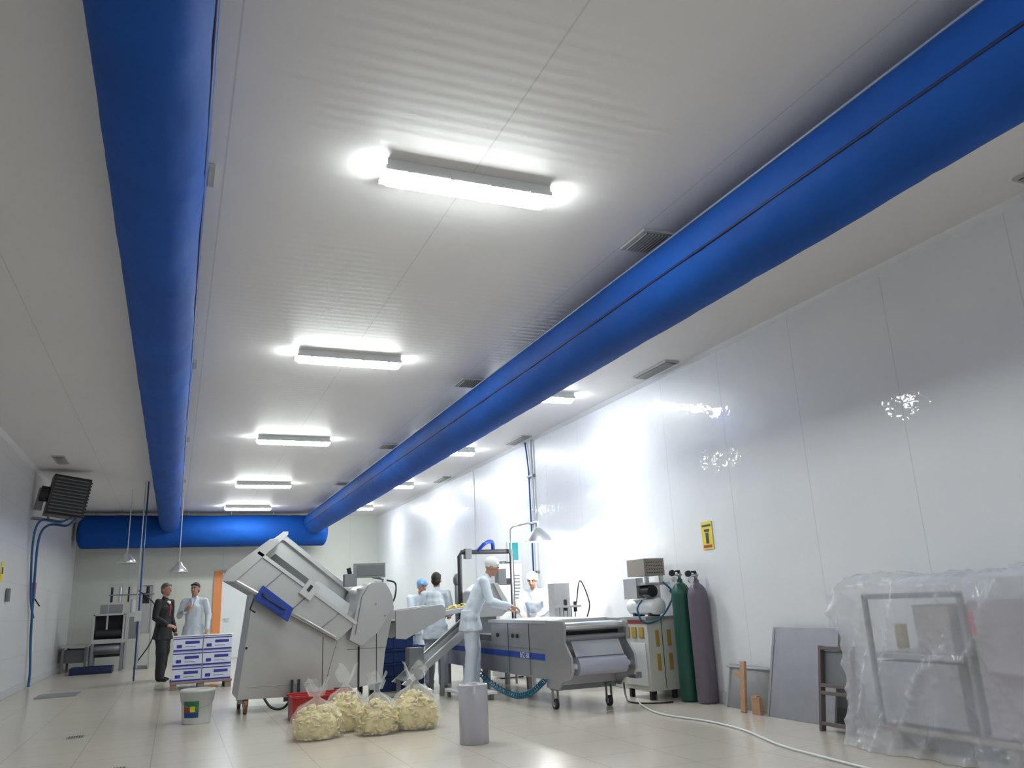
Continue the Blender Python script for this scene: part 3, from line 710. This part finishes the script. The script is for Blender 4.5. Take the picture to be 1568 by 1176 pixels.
# ------------------------------------------------------------------ people
def remesh_parts(prims,voxel,smooth_it=3,cloth=0):
    bm=bmesh.new()
    for pr in prims:
        if pr[0]=='cap':
            _,p0,p1,r0,r1,flat,m,lat=pr
            p0=Vector(p0);p1=Vector(p1);d=p1-p0;L=d.length
            d=d/L if L>1e-6 else Vector((0,0,1))
            u=Vector(lat)-d*Vector(lat).dot(d)
            if u.length<.1: u=Vector((0,1,0))-d*d.y
            u.normalize(); v=d.cross(u); seg=18; rings=[]
            st=[]
            for q in range(1,5):
                a=-math.pi/2+q*math.pi/10; st.append((p0+d*r0*min(1,flat)*math.sin(a),r0*math.cos(a)))
            st.append((p0,r0)); st.append((p1,r1))
            for q in range(1,5):
                a=q*math.pi/10; st.append((p1+d*r1*min(1,flat)*math.sin(a),r1*math.cos(a)))
            for c,r in st: rings.append([bm.verts.new(c+u*r*math.cos(2*math.pi*k/seg)+v*r*flat*math.sin(2*math.pi*k/seg)) for k in range(seg)])
            for a,b in zip(rings,rings[1:]):
                for k in range(seg): bm.faces.new((a[k],a[(k+1)%seg],b[(k+1)%seg],b[k]))
            bm.faces.new(rings[0][::-1]); bm.faces.new(rings[-1])
        elif pr[0]=='skirt':   # open-hem garment: flat-bottomed elliptical frustum
            _,p0,p1,r0,r1,flat,m,lat=pr
            rings=[]
            for k in range(6):
                t=k/5; c=Vector(p0).lerp(Vector(p1),t); r=r0+(r1-r0)*t
                rings.append([bm.verts.new(c+Vector((r*math.cos(2*math.pi*j/36)*(1+.05*t*math.sin(j*1.7)),r*flat*math.sin(2*math.pi*j/36)*(1+.07*t*math.sin(j*1.3+1)),0))) for j in range(36)])
            for a,b in zip(rings,rings[1:]):
                for j in range(36): bm.faces.new((a[j],a[(j+1)%36],b[(j+1)%36],b[j]))
            bm.faces.new(rings[0][::-1]); bm.faces.new(rings[-1])
        else:
            _,c,rad,R,m=pr
            M=Matrix.Translation(c)@R.to_4x4()@Matrix.Diagonal((*rad,1))
            bmesh.ops.create_uvsphere(bm,u_segments=20,v_segments=14,radius=1,matrix=M)
    bmesh.ops.recalc_face_normals(bm,faces=bm.faces[:])
    me=bpy.data.meshes.new('tmp'); bm.to_mesh(me); bm.free()
    ob=bpy.data.objects.new('tmp',me); sc.collection.objects.link(ob)
    md=ob.modifiers.new('r','REMESH'); md.mode='VOXEL'; md.voxel_size=voxel
    if smooth_it:
        sm=ob.modifiers.new('s','SMOOTH'); sm.factor=.5; sm.iterations=smooth_it
    dg=bpy.context.evaluated_depsgraph_get(); me2=bpy.data.meshes.new_from_object(ob.evaluated_get(dg))
    bpy.data.objects.remove(ob)
    n=len(me2.polygons); ctr=np.empty(n*3); me2.polygons.foreach_get('center',ctr); ctr=ctr.reshape(-1,3)
    mats=[]; D=[]
    for pr in prims:
        if pr[0] in ('cap','skirt'):
            _,p0,p1,r0,r1,flat,m,lat=pr
            p0=np.array(p0);p1=np.array(p1);d=p1-p0;L=np.linalg.norm(d)
            d=d/L if L>1e-6 else np.array((0,0,1.))
            la=np.array(lat,dtype=float);u=la-d*la.dot(d)
            if np.linalg.norm(u)<.1: u=np.array((0,1.,0))-d*d[1]
            u/=np.linalg.norm(u);v=np.cross(d,u)
            t=(ctr-p0)@d; tc=np.clip(t,0,L); q=ctr-(p0+tc[:,None]*d)
            ax=q@d; r=r0+(r1-r0)*tc/max(L,1e-6)
            dist=np.sqrt((q@u)**2+((q@v)/flat)**2+(ax*(6 if pr[0]=='skirt' else 1))**2)-r
        else:
            _,c,rad,R,m=pr
            q=(ctr-np.array(c))@np.array(R.to_3x3()); rad=np.array(rad)
            dist=(np.sqrt(((q/rad)**2).sum(1))-1)*rad.min()
        D.append(dist); mats.append(m)
    idx=np.argmin(np.array(D),axis=0)
    um=[]; 
    for m in mats:
        if m not in um: um.append(m)
    me2.materials.clear()
    for m in um: me2.materials.append(m)
    mi=np.array([um.index(mats[i]) for i in range(len(mats))])[idx]
    me2.polygons.foreach_set('material_index',mi.astype(np.int32))
    me2.polygons.foreach_set('use_smooth',np.ones(n,dtype=bool))
    if cloth:
        nv=len(me2.vertices); co_=np.empty(nv*3,dtype=np.float32); no_=np.empty(nv*3,dtype=np.float32)
        me2.vertices.foreach_get('co',co_); me2.vertices.foreach_get('normal',no_)
        co_=co_.reshape(-1,3); no_=no_.reshape(-1,3); ws=np.zeros(nv,dtype=np.float32)
        for i in range(nv):
            x,y,z=co_[i]
            if z<.10: continue
            x=float(x);y=float(y);z=float(z)
            ws[i]=noise.noise((x*9,y*9,z*5))+.6*noise.noise((x*16+3,y*16,z*9))-.5*abs(noise.noise((x*6,y*6+5,z*14)))
        co_+=no_*(ws*cloth)[:,None]
        me2.vertices.foreach_set('co',co_.ravel()); me2.update()
    return me2

def person(name,loc,rotz,height,top,legs,hairm,shoes=None,lean=0,headpitch=0,headyaw=0,arms=None,hem=.80,cap=False,feet=None,collar=None,female=False):
    shoes=shoes or BLK
    K=height/1.75
    Lr=Matrix.Rotation(math.radians(lean),3,'X')
    piv=Vector((0,0,.95))
    def U(p): return piv+Lr@(Vector(p)-piv)
    lat=(1,0,0)
    cap_=lambda a,b,r0,r1,m,flat=1.0:('cap',tuple(a),tuple(b),r0,r1,flat,m,lat)
    sw=.165 if female else .185
    P=[]
    P.append(cap_((0,.0,.95),U((0,0,1.08)),.165,.158,top,.72))
    P.append(cap_(U((0,0,1.08)),U((0,-.005,1.28)),.158,.175,top,.68))
    P.append(cap_(U((0,-.005,1.28)),U((0,.01,1.38)),.175,.15,top,.64))
    P.append(cap_(U((-sw+.02,.01,1.40)),U((sw-.02,.01,1.40)),.064,.064,top))
    P.append(cap_(U((0,.01,1.40)),U((0,.0,1.46)),.10,.070,top,.85))
    P.append(('skirt',(0,0,1.0),(0,0,hem-.06),.165,.215,.74,top,lat))
    sk=SKIN
    P.append(cap_(U((0,0,1.44)),U((0,-.015,1.54)),.056,.052,sk))
    if collar: 
        P.append(cap_(U((0,-.085,1.40)),U((0,-.105,1.22)),.045,.02,collar[0],.6)); P.append(cap_(U((0,-.118,1.36)),U((0,-.118,1.16)),.018,.016,collar[1],.7))
    else:
        for s in (-1,1): P.append(cap_(U((s*.05,-.055,1.46)),U((s*.02,-.118,1.34)),.018,.012,top))
    ft=feet or [((-.12,.03,0),0),((.12,-.05,0),0)]
    for i,s in enumerate((-1,1)):
        fx,fy,_=ft[i][0]
        hip=Vector((s*.085,0,.90)); ank=Vector((fx,fy+.02,.085)); kn=(hip+ank)/2+Vector((s*.005,-.03,.0))
        P.append(cap_(hip,kn,.110,.088,legs)); P.append(cap_(kn,ank+Vector((0,0,-.005)),.088,.076,legs))
        P.append(cap_(ank+Vector((0,.02,-.035)),ank+Vector((s*.02,-.10,-.05)),.045,.036,shoes,.9)); P.append(cap_(ank+Vector((s*.02,-.08,-.05)),ank+Vector((s*.025,-.15,-.055)),.038,.028,shoes,.9))
    hands=[]
    for i,s in enumerate((-1,1)):
        sh=U((s*sw,.01,1.405))
        a=(arms or {}).get(i)
        if a: el,wr,fd,pn=[Vector(q) for q in a]
        else: el=U((s*(sw+.055),.03,1.12)); wr=el+Vector((s*.01,-.07,-.25)); fd=Vector((0,-.15,-1)); pn=Vector((-s,0,0))
        P.append(cap_(sh,el,.068,.058,top)); P.append(cap_(el,wr,.058,.047,top))
        hands.append((s,wr,fd.normalized(),pn.normalized(),(wr-el).normalized()))
    meshes=[remesh_parts(P,.010,2,cloth=.011)]
    for s,w,f,pn,ad in hands:
        pn=(pn-f*pn.dot(f)).normalized(); la=f.cross(pn)*1.0
        th=la if s<0 else -la
        Hh=[]
        hc=lambda a,b,r0,r1:('cap',tuple(a),tuple(b),r0,r1,1.0,sk,(1,0,0))
        w=w+ad*.035
        Hh.append(hc(w-ad*.06,w+f*.015,.026,.026))
        for j,(off,ln) in enumerate(((.028,.072),(.010,.080),(-.010,.074),(-.028,.058))):
            k0=w+f*.01+th*off*.6; k1=w+f*.088+th*off
            Hh.append(hc(k0,k1,.016,.0125))
            curl=[.25,.75,1.15]; p=k1
            for q,fr in enumerate((.45,.30,.25)):
                dd=(f*math.cos(curl[q])+pn*math.sin(curl[q])+th*off*1.5).normalized()
                p2=p+dd*ln*fr; Hh.append(hc(p,p2,.0095-.001*q,.0090-.001*q)); p=p2
        t0=w+f*.02+th*.02; t1=t0+(f*.6+th*.8+pn*.3).normalized()*.04; t2=t1+(f*.9+th*.3+pn*.4).normalized()*.032; t3=t2+(f*.95+pn*.4).normalized()*.024
        Hh+= [hc(t0,t1,.016,.012),hc(t1,t2,.012,.010),hc(t2,t3,.010,.008)]
        meshes.append(remesh_parts(Hh,.0045,1))
    Rh=Matrix.Rotation(math.radians(headyaw),3,'Z')@Matrix.Rotation(math.radians(lean*.5+headpitch),3,'X')
    hc0=U((0,-.02,1.535))
    def Hd(p): return tuple(hc0+Rh@Vector(p))
    E=lambda c,r,m:('ell',Hd(c),r,Rh,m)
    G=[E((0,.01,.115),(.074,.092,.098),sk),E((0,-.025,.05),(.056,.066,.066),sk),E((0,-.055,.012),(.032,.030,.026),sk),
       E((0,-.055,.085),(.045,.035,.03),sk)]
    G.append(('cap',Hd((0,-.085,.105)),Hd((0,-.106,.070)),.009,.014,1.0,sk,(1,0,0)))
    for s in (-1,1):
        G.append(E((s*.074,.015,.085),(.012,.022,.032),sk)); G.append(E((s*.030,-.073,.100),(.013,.012,.006),EYEW)); G.append(E((s*.030,-.083,.100),(.006,.005,.006),BLK))
        G.append(('cap',Hd((s*.016,-.088,.122)),Hd((s*.045,-.076,.122)),.006,.005,1.0,hairm if not cap else HAIRD,(1,0,0)))
    G.append(('cap',Hd((-.018,-.083,.040)),Hd((.018,-.083,.040)),.006,.006,1.0,LIP,(1,0,0)))
    if cap:
        G.append(E((0,.022,.138),(.088,.102,.095),cap)); G.append(('cap',Hd((-.05,-.05,.150)),Hd((.05,-.05,.150)),.028,.028,1.0,cap,(1,0,0)))
    else:
        G.append(E((0,.028,.135),(.080,.094,.092),hairm)); G.append(E((0,.055,.08),(.070,.055,.075),hairm))
        G.append(('cap',Hd((-.045,-.045,.172)),Hd((.045,-.045,.172)),.024,.024,1.0,hairm,(1,0,0)))
    G.append(('cap',Hd((0,.01,0.0)),Hd((0,.01,.06)),.05,.05,1.0,sk,(1,0,0)))
    meshes.append(remesh_parts(G,.0055,1))
    bm=bmesh.new(); allm=[]
    for me in meshes:
        nb=len(bm.faces); remap=[]
        for m in me.materials:
            if m not in allm: allm.append(m)
            remap.append(allm.index(m))
        bm.from_mesh(me); bm.faces.ensure_lookup_table()
        for f in bm.faces[nb:]: f.material_index=remap[f.material_index]
    for v in bm.verts: v.co*=K
    zmin=min(v.co.z for v in bm.verts)
    for v in bm.verts: v.co.z-=zmin
    me=bpy.data.meshes.new(name); bm.to_mesh(me); bm.free()
    for m in allm: me.materials.append(m)
    o=bpy.data.objects.new(name,me); sc.collection.objects.link(o); o.location=loc; o.rotation_euler=(0,0,math.radians(rotz)); return o

person('man_in_suit',(-.16,17.2,0),55,1.79,SUIT,SUIT,HAIRG,collar=(SHIRT,RED),headyaw=-10,hem=.80,
       arms={0:((-.25,.0,1.13),(-.20,-.20,1.00),(.4,-.9,-.2),(.5,0,-.8)),1:((.25,.03,1.13),(.25,-.07,.88),(0,-.2,-1),(-1,0,0))},feet=[((-.10,-.08,0),0),((.11,.06,0),0)])
person('man_in_white_coat',(.38,17.6,0),-15,1.80,CLOTHW,TROUW,HAIRD,shoes=WHITE,hem=.80,headyaw=-10,
       arms={0:((-.27,.02,1.14),(-.13,-.20,1.22),(.8,-.2,.5),(0,.6,-.3)),1:((.26,.03,1.13),(.27,-.07,.88),(0,-.2,-1),(-1,0,0))})
person('worker_in_cap',(3.74,13.6,0),20,1.66,CLOTHW,TROUW,HAIRD,cap=NETB,lean=28,hem=.80,shoes=WHITE,
       arms={0:((-.22,-.30,1.05),(-.12,-.45,.95),(.2,-.9,-.3),(0,0,-1)),1:((.22,-.30,1.05),(.12,-.48,.95),(-.2,-.9,-.3),(0,0,-1))})
person('worker_from_behind',(3.62,11.85,0),150,1.64,CLOTHW,TROUW,HAIRD,lean=8,hem=.78,shoes=WHITE,
       arms={0:((-.24,-.06,1.12),(-.16,-.30,1.08),(.2,-.9,-.2),(0,0,-1)),1:((.24,-.06,1.12),(.15,-.30,1.08),(-.2,-.9,-.2),(0,0,-1))})
person('worker_in_hairnet',(3.56,10.12,.10),72,1.70,CLOTHW,TROUW,HAIRD,cap=NET,lean=26,headpitch=12,hem=.80,shoes=WHITE,
       arms={0:((-.22,-.26,1.10),(-.12,-.50,1.04),(.1,-.9,-.3),(0,0,-1)),1:((.22,-.26,1.10),(.14,-.48,1.02),(-.1,-.9,-.3),(0,0,-1))})
person('worker_at_sorting_table',(5.16,11.6,0),-35,1.62,CLOTHW,TROUW,HAIRD,cap=NET,lean=20,headpitch=12,hem=.80,shoes=WHITE,
       arms={0:((-.22,-.26,1.10),(-.12,-.48,1.02),(.1,-.9,-.3),(0,0,-1)),1:((.22,-.26,1.10),(.14,-.48,1.02),(-.1,-.9,-.3),(0,0,-1))})

# ------------------------------------------------------------------ world, camera
w=bpy.data.worlds.new('world'); sc.world=w; w.use_nodes=True
w.node_tree.nodes['Background'].inputs[0].default_value=(.8,.85,.9,1); w.node_tree.nodes['Background'].inputs[1].default_value=.1
cam=bpy.data.cameras.new('camera'); co=bpy.data.objects.new('camera',cam); sc.collection.objects.link(co)
cam.sensor_width=36; cam.lens=36*1215/1568; cam.clip_start=.05
R=Matrix(((.9243,-.0618,-.3766),(-.3792,-.2609,-.8878),(-.0434,.9634,-.2645)))
co.matrix_world=Matrix.Translation((0,0,1.15))@R.to_4x4()
sc.camera=co
